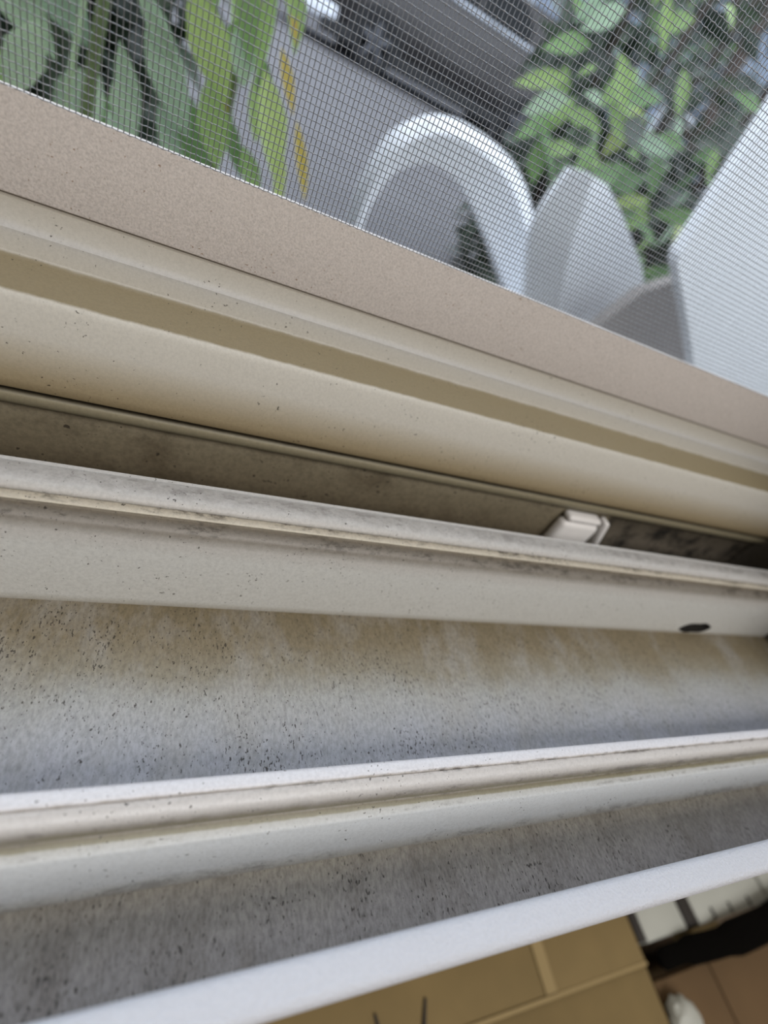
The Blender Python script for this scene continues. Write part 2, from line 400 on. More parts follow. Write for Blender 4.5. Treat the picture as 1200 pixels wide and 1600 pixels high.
# ---------------------------------------------------------------- white plastic block in the recess
M_plug = plain('white_nylon', (253, 251, 250), 0.35, grain=0.06, gscale=200)
pl = thing('plastic_stopper', 'small white plastic stopper block sitting in the dark outer recess', 'stopper', (0.197, 0.141, -0.154))
v, f = boxg(0.1895, 0.2150, 0.1445, 0.1518, -0.154, -0.1232, 0.0030, 3); mk('block', v, f, M_plug, pl, 50)
v, f = boxg(0.1905, 0.2130, 0.1448, 0.1516, -0.1229, -0.1190, 0.0018, 3); mk('cap', v, f, M_plug, pl, 50)
fv, ff = boxg(0.2155, 0.2195, 0.1450, 0.1516, -0.154, -0.1195, 0.0016, 3)
fv = [Vector((q.x + 0.36 * (-0.1195 - q.z), q.y, q.z)) for q in fv]
mk('side_fin', fv, ff, M_plug, pl, 50)

# ---------------------------------------------------------------- below the lip: boxes in the room
M_card = plain('cardboard', (136, 117, 78), 0.85, grain=0.18, gscale=14)
M_card2 = plain('cardboard_brown', (116, 92, 63), 0.85, grain=0.18, gscale=12)
M_cardtape = plain('paper_tape', (160, 140, 98), 0.6, grain=0.08, gscale=20)
M_whitebox = plain('white_card', (190, 193, 187), 0.6, grain=0.06, gscale=25)
M_char = plain('charcoal_fill', (46, 42, 40), 0.6)
M_black = plain('black_fabric', (9, 8, 7), 0.95)
M_black.node_tree.nodes['Principled BSDF'].inputs['Specular IOR Level'].default_value = 0.05
T = -0.50
bx1 = thing('cardboard_box', 'tan cardboard box with taped flaps below the window lip', 'box', (0.19, -0.2, -1.03))
v, f = boxg(-0.12, 0.496, -0.40, -0.008, -1.03, T - 0.006, 0.002); mk('body', v, f, M_card, bx1)
for x0, x1, y0, y1, dz in ((-0.118, 0.374, -0.0480, -0.009, 0.0), (0.379, 0.494, -0.0480, -0.009, 0.001), (-0.118, 0.494, -0.39, -0.0485, -0.0015)):
    v, f = boxg(x0, x1, y0, y1, T - 0.005 + dz, T + dz, 0.0012); mk('flap', v, f, M_card, bx1)
v, f = boxg(0.366, 0.3785, -0.046, -0.009, T + 0.0012, T + 0.0018); mk('tape', v, f, M_cardtape, bx1)
v, f = boxg(-0.118, 0.494, -0.0498, -0.0468, T + 0.0003, T + 0.0016); mk('tape', v, f, M_cardtape, bx1)
for x0, dx in ((0.250, 0.008), (0.205, -0.004)):
    v, f = tube([(x0, -0.024, T + 0.001), (x0 - dx, -0.045, T + 0.001)], [0.0012, 0.0022], 6); mk('crease', v, f, M_char, bx1)
bx2 = thing('cardboard_box', 'darker brown cardboard box right of the tan taped box', 'box', (0.72, -0.25, -1.03))
v, f = boxg(0.506, 0.93, -0.46, -0.062, -1.03, T - 0.02, 0.002); mk('body', v, f, M_card2, bx2)
for x0, x1 in ((0.508, 0.592), (0.594, 0.928)):
    v, f = boxg(x0, x1, -0.455, -0.064, T - 0.019, T - 0.014, 0.0012); mk('flap', v, f, M_card2, bx2)
def carton(x0, x1, top, label, slits):
    t = thing('white_carton', label, 'carton', ((x0 + x1) / 2, -0.022, -1.03), group='white cartons under the window lip')
    v, f = boxg(x0, x1, -0.036, -0.004, -1.03, top, 0.0025); mk('body', v, f, M_whitebox, t)
    for s in slits:
        v, f = boxg(s, s + 0.0035, -0.0345, -0.0245, top - 0.001, top + 0.0006); mk('slot', v, f, M_char, t)
carton(0.5085, 0.572, T, 'short white carton between the two dark gaps under the lip', ())
carton(0.592, 0.722, T, 'long white carton with three dark slots under the lip', (0.618, 0.650, 0.686))
carton(0.7275, 0.80, T, 'white carton farthest right under the lip', ())
for x0, x1, lab in ((0.497, 0.507, 'narrow dark block standing for the gap beside the tan cardboard box'), (0.5735, 0.591, 'wider dark block standing for the gap between two white cartons')):
    v, f = boxg(x0, x1, -0.034, -0.004, -1.03, T + 0.001, 0.001)
    tag(mk('gap_block', v, f, M_char, loc=((x0 + x1) / 2, -0.02, -1.03)), lab, 'block', group='dark gap fillers')  # dark blocks put in for the shaded gaps between the items
v, f = tube(smooth_path([(0.508, -0.050, T + 0.004), (0.54, -0.049, T + 0.006), (0.60, -0.052, T + 0.010), (0.68, -0.050, T + 0.014), (0.80, -0.046, T + 0.016), (0.9, -0.05, T + 0.012)], 4),
            [0.005] + [0.009] * 4 + [0.012] * 4 + [0.015] * 4 + [0.018] * 4 + [0.018] * 3 + [0.01], 10, 0.6)
tag(mk('bag_strap', v, f, M_black, loc=(0.6, -0.05, T - 0.014)), 'black padded strap lying along the brown cardboard box', 'strap')
v, f = boxg(0.577, 0.622, -0.0425, -0.0365, T - 0.03, T - 0.001, 0.0008)
tag(mk('card_strip', v, f, M_cardtape, loc=(0.6, -0.04, T)), 'pale card strip beside the black strap', 'card')
bm = bmesh.new(); bmesh.ops.create_icosphere(bm, subdivisions=3, radius=1.0)
rr = random.Random(5)
for q in bm.verts:
    q.co *= 1 + rr.uniform(-0.13, 0.13)
    q.co = Vector((0.503 + q.co.x * 0.016 + 0.014, -0.092 + q.co.y * 0.017, T - 0.004 + q.co.z * 0.011))
bm.verts.index_update()
v = [q.co.copy() for q in bm.verts]; f = [tuple(x.index for x in q.verts) for q in bm.faces]; bm.free()
tag(mk('crumpled_paper', v, f, M_whitebox, loc=(0.51, -0.092, T - 0.014)), 'crumpled white paper on the brown cardboard box', 'paper')

# ---------------------------------------------------------------- outdoors: ground
def gz(y): return -0.70 + 0.057 * (y - 1.2)
mt, nt, b = base_mat('grey_asphalt', 0.85)
tc = node(nt, 'ShaderNodeTexCoord')
n1 = noise(nt, tc.outputs['Object'], 1.2, 5); n2 = noise(nt, tc.outputs['Object'], 160, 3)
c = ramp(nt, n1, [(0.3, lin((92, 90, 93))), (0.7, lin((106, 104, 107)))])
c = mix_c(nt, 1.0, c, ramp(nt, n2, [(0.3, (0.75, 0.75, 0.75, 1)), (0.7, (1, 1, 1, 1))]), 'MULTIPLY')
nt.links.new(c, b.inputs['Base Color']); M_asph = mt
struct('ground', ([(-30, 0.19, gz(0.19)), (30, 0.19, gz(0.19)), (30, 30, gz(30)), (-30, 30, gz(30)),
                   (-30, 0.19, gz(0.19) - 2), (30, 0.19, gz(0.19) - 2), (30, 30, gz(0.19) - 2), (-30, 30, gz(0.19) - 2)],
                  [(0, 1, 2, 3), (4, 7, 6, 5), (0, 4, 5, 1), (1, 5, 6, 2), (2, 6, 7, 3), (3, 7, 4, 0)]), M_asph)

# ---------------------------------------------------------------- white plastic chairs
M_plast = plain('white_plastic', (232, 234, 238), 0.38, grain=0.03, gscale=6)
ch = thing('garden_chair', 'white plastic garden chair with a looped armrest standing on the asphalt', 'chair', (0.62, 1.0, gz(1.0)))
outer = smooth_path([(0.330, gz(1.2)), (0.315, -0.45), (0.302, -0.267), (0.302, -0.189), (0.320, -0.111), (0.357, -0.062), (0.412, -0.028), (0.482, -0.018), (0.572, -0.030), (0.640, -0.060), (0.700, -0.105), (0.785, -0.176), (0.893, -0.276), (0.96, -0.42), (1.0, gz(1.2))], 4)
inner = smooth_path([(0.375, gz(1.2)), (0.345, -0.45), (0.325, -0.262), (0.336, -0.182), (0.348, -0.152), (0.366, -0.130), (0.414, -0.103), (0.480, -0.108), (0.530, -0.130), (0.580, -0.160), (0.662, -0.218), (0.70, -0.25), (0.735, -0.280), (0.82, -0.42), (0.90, gz(1.2))], 4)
n = len(outer)
vs, fs = [], []
for (a, bq) in zip(outer, inner):
    mid = (a + bq) / 2
    for (pt, y) in ((a, 1.185), (a, 1.235), (bq, 1.235), (bq, 1.170)):
        vs.append((pt[0], y, pt[1]))
    vs.append((a[0] * 0.72 + bq[0] * 0.28, 1.158, a[1] * 0.72 + bq[1] * 0.28))   # raised rib of the armrest
for i in range(n - 1):
    r = [i * 5 + q for q in (4, 0, 1, 2, 3)]; r2_ = [q + 5 for q in r]
    for q in range(5): fs.append((r[q], r[(q + 1) % 5], r2_[(q + 1) % 5], r2_[q]))
fs += [tuple(q for q in (4, 0, 1, 2, 3)), tuple((n - 1) * 5 + q for q in (3, 2, 1, 0, 4))]
mk('arm_loop', vs, fs, M_plast, ch, 30)
# folded side wing of the backrest
ridge = [(0.640, 0.965, 0.010), (0.672, 0.955, -0.10), (0.725, 0.960, -0.20), (0.775, 0.97, -0.32), (0.80, 0.98, gz(1.0))]
lefts = [(0.612, 1.0, 0.003), (0.601, 1.0, -0.10), (0.660, 1.0, -0.215), (0.70, 1.0, -0.32), (0.74, 1.0, gz(1.0))]
rights = [(0.700, 1.0, 0.010), (0.828, 1.02, -0.040), (0.968, 1.03, -0.128), (0.90, 1.03, -0.25), (0.86, 1.03, gz(1.0))]
vs = []
def dens(L): return smooth_path(L, 5)
A, B_, C_ = dens(lefts), dens(ridge), dens(rights)
n = len(A)
for a, bq, c_ in zip(A, B_, C_):
    vs += [a, bq, c_, c_ + Vector((0, 0.02, 0)), bq + Vector((0, 0.025, 0)), a + Vector((0, 0.02, 0))]
fs = []
for i in range(n - 1):
    for q in range(6): fs.append((i * 6 + q, i * 6 + (q + 1) % 6, (i + 1) * 6 + (q + 1) % 6, (i + 1) * 6 + q))
fs += [tuple(range(6)), tuple((n - 1) * 6 + q for q in range(5, -1, -1))]
mk('back_wing', vs, fs, M_plast, ch, 30)
v, f = boxg(0.36, 0.90, 0.98, 1.20, -0.315, -0.285, 0.012, 3); mk('seat', v, f, M_plast, ch, 40)

M_shade_plast = plain('shaded_white_plastic', (164, 156, 151), 0.9, grain=0.1, gscale=60)  # white plastic in shadow, the shade painted into the colour
ch2 = thing('garden_chair', 'large white plastic garden chair at the right edge, close behind the screen', 'chair', (0.95, 0.75, gz(0.75)))
poly = [(0.640, 0.70, 0.25), (0.655, 0.70, 0.14), (0.675, 0.70, -0.022), (0.684, 0.70, -0.034), (0.702, 0.70, -0.046), (0.790, 0.70, -0.100), (0.878, 0.70, -0.158), (1.06, 0.70, -0.285), (1.30, 0.72, -0.285),
        (1.34, 0.72, -0.10), (1.34, 0.72, 0.25), (1.25, 0.715, 0.30), (0.75, 0.70, 0.30), (0.67, 0.70, 0.285)]
poly = [tuple(Vector(q) * ((0.70 + 0.55 * (q[2] + 0.10)) / 0.70)) for q in poly]
v, f = plate(poly, 0.028, (0, 1, 0)); mk('backrest', v, f, M_plast, ch2, 30)
v, f = plate([(0.735, 0.86, -0.36), (0.760, 0.86, -0.215), (0.812, 0.86, -0.108), (0.845, 0.86, -0.082), (0.875, 0.86, -0.060), (1.25, 0.86, -0.16), (1.25, 0.86, -0.36)], 0.03, (0, 1, 0)); mk('shaded_panel', v, f, M_shade_plast, ch2, 30)['label'] = 'white plastic panel, its shade painted as grey beige'
v, f = boxg(0.76, 1.30, 0.62, 0.92, -0.335, -0.305, 0.010, 3); mk('seat', v, f, M_plast, ch2, 40)
for x, y in ((0.80, 0.66), (1.26, 0.66), (0.80, 0.89), (1.26, 0.89)):
    v, f = tube([(x, y, gz(y)), (x, y, -0.30)], [0.022, 0.030], 8); mk('leg', v, f, M_plast, ch2)

# ---------------------------------------------------------------- plants
def leaf_mat(name, a, b_, c_, transl=0.35, rough=0.45):
    mt, nt, b = base_mat(name, rough)
    oi = node(nt, 'ShaderNodeObjectInfo'); gi = node(nt, 'ShaderNodeNewGeometry'); tc = node(nt, 'ShaderNodeTexCoord')
    rnd = math_n(nt, 'FRACT', math_n(nt, 'ADD', oi.outputs['Random'], gi.outputs['Random Per Island']))
    nz = noise(nt, tc.outputs['Object'], 14, 3)
    t = math_n(nt, 'ADD', math_n(nt, 'MULTIPLY', rnd, 0.75), math_n(nt, 'MULTIPLY', nz, 0.3))
    col = ramp(nt, t, [(0.1, lin(a)), (0.55, lin(b_)), (0.95, lin(c_))])
    nt.links.new(col, b.inputs['Base Color'])
    tr = node(nt, 'ShaderNodeBsdfTranslucent'); nt.links.new(col, tr.inputs[0])
    mx = node(nt, 'ShaderNodeMixShader'); mx.inputs[0].default_value = transl
    out = nt.nodes['Material Output']
    nt.links.new(b.outputs[0], mx.inputs[1]); nt.links.new(tr.outputs[0], mx.inputs[2]); nt.links.new(mx.outputs[0], out.inputs[0])
    return mt
M_leafgrey = leaf_mat('grey_green_leaf', (140, 168, 140), (164, 190, 158), (184, 206, 172))
M_leafyel = leaf_mat('yellow_green_leaf', (140, 174, 104), (172, 198, 120), (202, 210, 136))
M_leafor = leaf_mat('orange_tinged_leaf', (196, 176, 84), (206, 186, 96), (200, 150, 80))
M_leafmid = leaf_mat('mid_green_leaf', (88, 120, 76), (122, 158, 96), (164, 192, 120))
M_leafdark = leaf_mat('dark_leaf', (30, 42, 30), (46, 62, 44), (70, 86, 62), 0.15)  # dark green stands in for the shade deep between leaves
M_bark = plain('bark', (74, 62, 54), 0.9, grain=0.4, gscale=30)
M_stem = plain('green_stem', (96, 112, 70), 0.7)

def leaf_mesh(name, mat, wid, fold, bend):
    vs, fs = [], []
    st = [(0, 0.06), (0.18, 0.62), (0.42, 1.0), (0.68, 0.78), (0.88, 0.34), (1.0, 0.02)]
    for t, s in st:
        z = -bend * t * t
        vs += [(t, -s * wid / 2, z + fold * s * wid), (t, 0, z), (t, s * wid / 2, z + fold * s * wid)]
    for i in range(len(st) - 1):
        a = i * 3
        fs += [(a, a + 1, a + 4, a + 3), (a + 1, a + 2, a + 5, a + 4)]
    me = bpy.data.meshes.new(name); me.from_pydata(vs, [], fs); me.materials.append(mat)
    for p_ in me.polygons: p_.use_smooth = True
    return me
def leaf_frame(base, d, nrm, L):
    x = Vector(d).normalized(); z = Vector(nrm); z = z - x * z.dot(x)
    if z.length < 1e-3: z = Vector((0, 0, 1)) - x * x.z
    z.normalize(); y = z.cross(x)
    mm = Matrix(((x.x, y.x, z.x, 0), (x.y, y.y, z.y, 0), (x.z, y.z, z.z, 0), (0, 0, 0, 1)))
    return Matrix.Translation(base) @ mm @ Matrix.Diagonal((L, L, L, 1))
def put_leaf(parent, me, base, d, nrm, L, wfac=1.0):
    o = bpy.data.objects.new('leaf', me); COL.objects.link(o); o.parent = parent
    o.matrix_local = leaf_frame(Vector(base) - root_loc(parent), d, nrm, L) @ Matrix.Diagonal((1, wfac, 1, 1))
    return o
def foliage(parent, mat, pts, L, wid, rnd, name='foliage'):
    vs, fs = [], []
    st = [(0, 0.1), (0.4, 1.0), (1.0, 0.05)]
    o0 = root_loc(parent)
    for p_ in pts:
        d = Vector((rnd.uniform(-1, 1), rnd.uniform(-1, 1), rnd.uniform(-1.2, 0.4))); nn = Vector((rnd.uniform(-1, 1), rnd.uniform(-1.4, 0.4), rnd.uniform(0, 1)))
        mm = leaf_frame(Vector(p_) - o0, d, nn, L * rnd.uniform(0.7, 1.3))
        k = len(vs)
        for t, s in st:
            vs += [mm @ Vector((t, -s * wid / 2, 0.1 * s * wid)), mm @ Vector((t, 0, 0)), mm @ Vector((t, s * wid / 2, 0.1 * s * wid))]
        for i in range(2):
            a = k + i * 3
            fs += [(a, a + 1, a + 4, a + 3), (a + 1, a + 2, a + 5, a + 4)]
    me = bpy.data.meshes.new(name); me.from_pydata(vs, [], fs); me.materials.append(mat)
    o = bpy.data.objects.new(name, me); COL.objects.link(o); o.parent = parent; o['kind'] = 'stuff'
    return o
def stem(parent, pts, r0, r1, mat=None, name='stem'):
    P = smooth_path(pts, 4); k = len(P)
    v, f = tube(P, [r0 + (r1 - r0) * i / (k - 1) for i in range(k)], 6)
    return mk(name, v, f, mat or M_stem, parent)

LG = [leaf_mesh('leaf_grey', M_leafgrey, wd, 0.12, bd) for wd, bd in ((0.42, 0.1), (0.34, 0.2))]
LY = [leaf_mesh('leaf_yellow', M_leafyel, wd, 0.14, bd) for wd, bd in ((0.36, 0.12), (0.26, 0.2))]
LO = [leaf_mesh('leaf_orange', M_leafor, 0.24, 0.14, 0.12)]
LM = [leaf_mesh('leaf_mid', M_leafmid, wd, 0.13, bd) for wd, bd in ((0.40, 0.15), (0.34, 0.28))]
LD = [leaf_mesh('leaf_dark', M_leafdark, wd, 0.12, bd) for wd, bd in ((0.42, 0.15), (0.34, 0.25))]

# yellow-green plant beside the screen
pa = thing('leafy_plant', 'yellow green leafy plant with drooping pointed leaves just outside the screen', 'plant', (0.02, 0.66, gz(0.66)))
stem(pa, [(0.02, 0.66, gz(0.66)), (0.0, 0.67, -0.35), (0.015, 0.66, -0.05), (0.03, 0.65, 0.16)], 0.007, 0.004)
for a, c_, wd, meshes in [((-0.029, -0.015), (0.008, -0.080), 1.25, LY), ((0.010, -0.026), (0.022, -0.062), 1.6, LG), ((0.032, 0.008), (0.028, -0.052), 0.9, LY),
        ((0.036, -0.046), (0.068, -0.119), 1.05, LY), ((0.072, -0.070), (0.099, -0.127), 0.75, LO), ((0.046, -0.026), (0.066, -0.062), 1.0, LO), ((-0.008, -0.070), (0.011, -0.132), 1.2, LY),
        ((0.030, -0.108), (0.052, -0.142), 1.1, LM), ((0.045, 0.008), (0.057, -0.018), 1.0, LO), ((0.004, -0.085), (0.036, -0.128), 0.9, LM), ((0.012, 0.006), (0.020, -0.04), 1.2, LM),
        ((-0.02, -0.09), (-0.004, -0.15), 1.1, LM), ((0.060, -0.088), (0.078, -0.150), 0.8, LY), ((0.02, 0.05), (0.05, 0.0), 1.2, LY), ((-0.03, 0.045), (-0.01, -0.02), 1.2, LM), ((-0.012, -0.035), (0.012, -0.095), 0.8, LO)]:
    yb = 0.6 + R.uniform(-0.012, 0.05)
    s = yb / 0.6
    base = Vector((a[0] * s, yb, a[1] * s)); tip = Vector((c_[0] * s, yb - R.uniform(0.0, 0.02), c_[1] * s))
    d = tip - base
    put_leaf(pa, R.choice(meshes), base, d, (R.uniform(-0.4, 0.4), -1, 0.5), d.length * 1.05, wd)
# grey-green broad-leaved plant at the far left
pb = thing('leafy_plant', 'grey green broad leaved plant at the far left outside the screen', 'plant', (-0.11, 0.66, gz(0.66)))
stem(pb, [(-0.11, 0.66, gz(0.66)), (-0.12, 0.65, -0.3), (-0.10, 0.64, -0.08), (-0.07, 0.63, 0.08)], 0.008, 0.004)
stem(pb, [(-0.118, 0.60, -0.20), (-0.112, 0.585, -0.12), (-0.096, 0.585, -0.03)], 0.003, 0.0022, plain('pale_stem', (150, 174, 136), 0.6))
for a, c_, wd in [((-0.058, -0.044), (-0.022, -0.118), 1.1), ((-0.080, -0.100), (-0.066, -0.134), 1.3), ((-0.165, -0.060), (-0.125, -0.100), 1.5), ((-0.135, -0.085), (-0.155, -0.14), 1.1),
        ((-0.070, -0.03), (-0.030, -0.075), 0.8), ((-0.15, -0.03), (-0.10, -0.085), 1.2), ((-0.045, -0.105), (-0.015, -0.15), 1.0), ((-0.085, -0.125), (-0.055, -0.16), 1.3), ((-0.19, -0.08), (-0.17, -0.15), 1.3),
        ((-0.10, 0.02), (-0.06, -0.04), 1.0), ((-0.19, 0.0), (-0.14, -0.06), 1.2)]:
    yb = 0.6 + R.uniform(-0.01, 0.06); s = yb / 0.6
    base = Vector((a[0] * s, yb, a[1] * s)); tip = Vector((c_[0] * s, yb - R.uniform(0.0, 0.02), c_[1] * s))
    d = tip - base
    put_leaf(pb, R.choice(LG), base, d, (R.uniform(-0.4, 0.4), -1, 0.5), d.length * 1.05, wd)
for i in range(16):
    yb = R.uniform(0.66, 0.78); s = yb / 0.6
    a = Vector((R.uniform(-0.21, -0.065) * s, yb, R.uniform(-0.13, 0.03) * s))
    put_leaf(pb, R.choice(LG if i % 3 else LM), a, (R.uniform(-0.4, 0.6), R.uniform(-0.3, 0.1), -1), (R.uniform(-0.5, 0.5), -1, R.uniform(0.2, 0.8)), R.uniform(0.045, 0.085), R.uniform(0.8, 1.3))
for i in range(9):
    yb = R.uniform(0.64, 0.74); s = yb / 0.6
    a = Vector((R.uniform(-0.012, 0.05) * s, yb, R.uniform(-0.11, 0.03) * s))
    put_leaf(pa, R.choice(LY if i % 2 else LM), a, (R.uniform(-0.4, 0.6), R.uniform(-0.3, 0.1), -1), (R.uniform(-0.5, 0.5), -1, R.uniform(0.2, 0.8)), R.uniform(0.035, 0.07), R.uniform(0.8, 1.2))
# dark shrub behind them
ps = thing('dark_shrub', 'dense dark shrub behind the grey green plant on the left', 'shrub', (-0.30, 1.15, gz(1.15)))
rnd = random.Random(11)
pts = []
for i in range(8500):
    x = rnd.uniform(-1.0, -0.035); y = rnd.uniform(0.85, 1.6); z = rnd.uniform(gz(1.2), 0.5)
    lim = -0.035 + 0.05 * math.sin(z * 9) - 0.25 * max(0, z - 0.1)
    if x < lim * y / 1.0: pts.append((x, y, z))
foliage(ps, M_leafdark, pts, 0.085, 0.45, rnd)
for i in range(4):
    x = -0.15 - i * 0.2
    stem(ps, [(x, 1.2, gz(1.2)), (x + 0.03, 1.2, -0.2), (x - 0.02, 1.18, 0.3)], 0.014, 0.005, M_bark)
for i in range(70):
    x = rnd.uniform(-0.55, -0.06); z = rnd.uniform(-0.40, 0.12)
    put_leaf(ps, rnd.choice(LD + LG[:1] if i % 4 == 0 else LD), (x, rnd.uniform(0.8, 0.9), z), (rnd.uniform(-0.5, 0.5), rnd.uniform(-0.3, 0.1), -1), (rnd.uniform(-0.5, 0.5), -1, 0.6), rnd.uniform(0.07, 0.13))

# shrub behind the chairs
pc = thing('leafy_shrub', 'tall green shrub with long drooping leaves behind the white chairs', 'shrub', (1.55, 2.1, gz(2.1)))
rnd = random.Random(21)
pts = []
for i in range(9000):
    u = rnd.uniform(0, 1)
    y = rnd.uniform(1.95, 2.9); x = rnd.uniform(0.92, 2.9) * y / 2.1; z = rnd.uniform(gz(2), 1.0)
    lo_x = (1.02 + 0.06 * math.sin(z * 11)) * y / 2.1
    if x < lo_x: continue
    if x / y > 0.60 and z > 0.15 and rnd.random() < 0.72: continue
    if rnd.random() < 0.22 + 0.78 * max(0, min(1, (0.55 - z) / 0.5)): pts.append((x, y, z))
foliage(pc, M_leafdark, pts, 0.15, 0.42, rnd)
for i in range(7):
    x = 1.15 + i * 0.22; y = 2.1 + 0.1 * (i % 3)
    stem(pc, [(x, y, gz(y)), (x + 0.05, y, -0.1), (x + 0.10 * math.sin(i), y - 0.05, 0.45), (x + 0.2 * math.sin(i), y, 0.95)], 0.022, 0.008, M_bark)
for i in range(230):
    y = rnd.uniform(1.55, 1.95)
    z = rnd.uniform(-0.45, 0.62) * y / 1.8
    x = (rnd.uniform(0.90, 1.95)) * y / 1.8
    if z < -0.08 and x / y < 0.70: continue
    lib = LM if rnd.random() < 0.6 else (LY if rnd.random() < 0.35 else (LG if rnd.random() < 0.6 else LD))
    if z > 0.1 and x / y > 0.62 and rnd.random() < 0.55: continue
    if x > 1.45 * y / 1.8 and z > 0.25: lib = LD if rnd.random() < 0.7 else LM
    put_leaf(pc, rnd.choice(lib), (x, y, z), (rnd.uniform(-1.0, 0.9), rnd.uniform(-0.4, 0.2), rnd.uniform(-1.0, 0.25)), (rnd.uniform(-0.6, 0.6), -1, rnd.uniform(0.2, 0.9)), rnd.uniform(0.07, 0.15), rnd.uniform(0.9, 1.5))
# weed at the foot of the looped chair
pw = thing('weed_tuft', 'small green weed on the asphalt seen through the chair armrest', 'weed', (0.86, 1.55, gz(1.55)))
for i in range(14):
    a = rnd.uniform(0, 6.28)
    put_leaf(pw, rnd.choice(LM), (0.87 + 0.03 * math.cos(a), 1.55 + 0.03 * math.sin(a), gz(1.55)), (0.22 * math.cos(a), 0.22 * math.sin(a), 1), (math.cos(a), math.sin(a), -0.4), rnd.uniform(0.14, 0.30), 0.4)

# trees behind, bare-looking crowns against the sky
def tree(x, y, h, r, label, nleaf, seed, leafm=M_leafdark):
    t = thing('tree', label, 'tree', (x, y, gz(y)), group='trees behind the shrub')
    q = random.Random(seed); z0 = gz(y)
    stem(t, [(x, y, z0), (x + 0.1 * r, y, z0 + h * 0.3), (x - 0.1 * r, y, z0 + h * 0.65), (x + 0.1 * r, y, z0 + h)], 0.09, 0.03, M_bark, 'trunk')
    tips = []
    for i in range(11):
        zb = z0 + h * q.uniform(0.22, 0.85); a = q.uniform(0, 6.28); L = r * q.uniform(0.6, 1.1)
        e = (x + L * math.cos(a), y + L * math.sin(a), zb + h * q.uniform(0.08, 0.25))
        stem(t, [(x, y, zb), ((x + e[0]) / 2, (y + e[1]) / 2, zb + h * 0.04), e], 0.035, 0.010, M_bark, 'branch')
        tips.append((Vector((x, y, zb)), Vector(e)))
    pts = []
    for i in range(nleaf):
        b0, e = q.choice(tips); k = q.uniform(0.35, 1.1)
        pts.append(b0 + (e - b0) * k + Vector((q.gauss(0, 0.13), q.gauss(0, 0.13), q.gauss(-0.05, 0.13))) * r * 0.8)
    foliage(t, leafm, pts, 0.14, 0.45, q)
    return t
tree(3.7, 4.6, 3.2, 0.9, 'slim tree right behind the shrub against the sky', 900, 31)
tree(6.0, 5.4, 3.8, 1.1, 'tree farthest right behind the white chairs', 1000, 32)
tree(7.2, 11.5, 3.6, 1.1, 'tree just right of the parked car', 1300, 33, M_leafmid)
tree(7.0, 8.6, 4.5, 1.5, 'distant tree between the two trees on the right', 1500, 34)

# ---------------------------------------------------------------- house beyond the trees
M_siding = plain('blue_grey_siding', (120, 130, 146), 0.8, grain=0.12, gscale=3)
M_roof = plain('slate_roof', (70, 70, 76), 0.8, grain=0.2, gscale=6)
M_pane = plain('dark_window_pane', (30, 34, 40), 0.1); M_trim = plain('white_trim', (210, 214, 220), 0.6)
HY, HG = 18.0, gz(18.0)
hs = thing('house', 'long blue grey house beyond the trees and the parked car', 'house', (7.0, HY + 3, HG))
v, f = boxg(-9, 23, HY, HY + 6, HG - 0.2, HG + 6.2); mk('wall', v, f, M_siding, hs)
v, f = [(-9.4, HY - 0.5, HG + 6.1), (23.4, HY - 0.5, HG + 6.1), (23.4, HY + 6.5, HG + 6.1), (-9.4, HY + 6.5, HG + 6.1), (-9.4, HY + 3, HG + 8.6), (23.4, HY + 3, HG + 8.6)], [(0, 1, 5, 4), (2, 3, 4, 5), (0, 4, 3), (1, 2, 5), (0, 3, 2, 1)]
mk('roof', v, f, M_roof, hs)
for i in range(9):
    x = -7.5 + i * 3.4
    for z in (1.0, 3.9):
        v, f = boxg(x - 0.08, x + 1.28, HY - 0.06, HY + 0.02, HG + z - 0.08, HG + z + 1.48); fr = mk('window', v, f, M_trim, hs)
        v, f = boxg(x, x + 1.2, HY - 0.075, HY - 0.055, HG + z, HG + z + 1.4); mk('pane', v, f, M_pane, fr)

# ---------------------------------------------------------------- parked car
mt, nt, b = base_mat('grey_car_paint', 0.28, 0.75); b.inputs['Base Color'].default_value = lin((64, 62, 62)); M_paint = mt
M_tyre = plain('tyre_rubber', (24, 24, 26), 0.85); M_alloy = plain('alloy_wheel', (84, 85, 90), 0.45, 0.5)
M_clad = plain('black_cladding', (22, 22, 24), 0.7); M_bumper = plain('pale_bumper', (214, 218, 226), 0.4)
mt, nt, b = base_mat('car_glass', 0.35); b.inputs['Base Color'].default_value = (0.008, 0.009, 0.010, 1); M_carglass = mt; b.inputs['Specular IOR Level'].default_value = 0.15
M_chrome = plain('bright_trim', (206, 212, 222), 0.2, 0.7)
CY, CG = 10.0, gz(10.0)                   # near side, ground height
car = thing('parked_car', 'dark grey parked car on the asphalt beyond the screen', 'car', (2.9, CY + 0.92, CG))
def sec(x, hood, inset=0.0):
    z = lambda h: CG + h
    top = hood
    S = [(0.10, 0.28), (0.03, 0.42), (0.0, 0.68), (0.01, 0.98), (0.05, 1.05), (0.19, min(top, 1.27))]
    S = [(a + inset, min(hh, top)) for a, hh in S]
    near = [(x, CY + a, z(hh)) for a, hh in S]
    far = [(x, CY + 1.84 - a, z(hh)) for a, hh in reversed(S)]
    return near + far
st = [(0.72, 0.85, 0.30), (0.80, 0.98, 0.14), (1.0, 1.02, 0.05), (1.6, 1.10, 0.0), (2.5, 1.20, 0.0), (2.8, 1.27, 0.0), (4.7, 1.27, 0.0), (5.1, 1.25, 0.04), (5.28, 1.1, 0.14)]
vs, fs = [], []
for x, hd, ins in st: vs += sec(x, hd, ins)
k = 12
for i in range(len(st) - 1):
    for q in range(k): fs.append((i * k + q, i * k + (q + 1) % k, (i + 1) * k + (q + 1) % k, (i + 1) * k + q))
fs += [tuple(range(k)), tuple((len(st) - 1) * k + q for q in range(k - 1, -1, -1))]
mk('body', vs, fs, M_paint, car, 28)
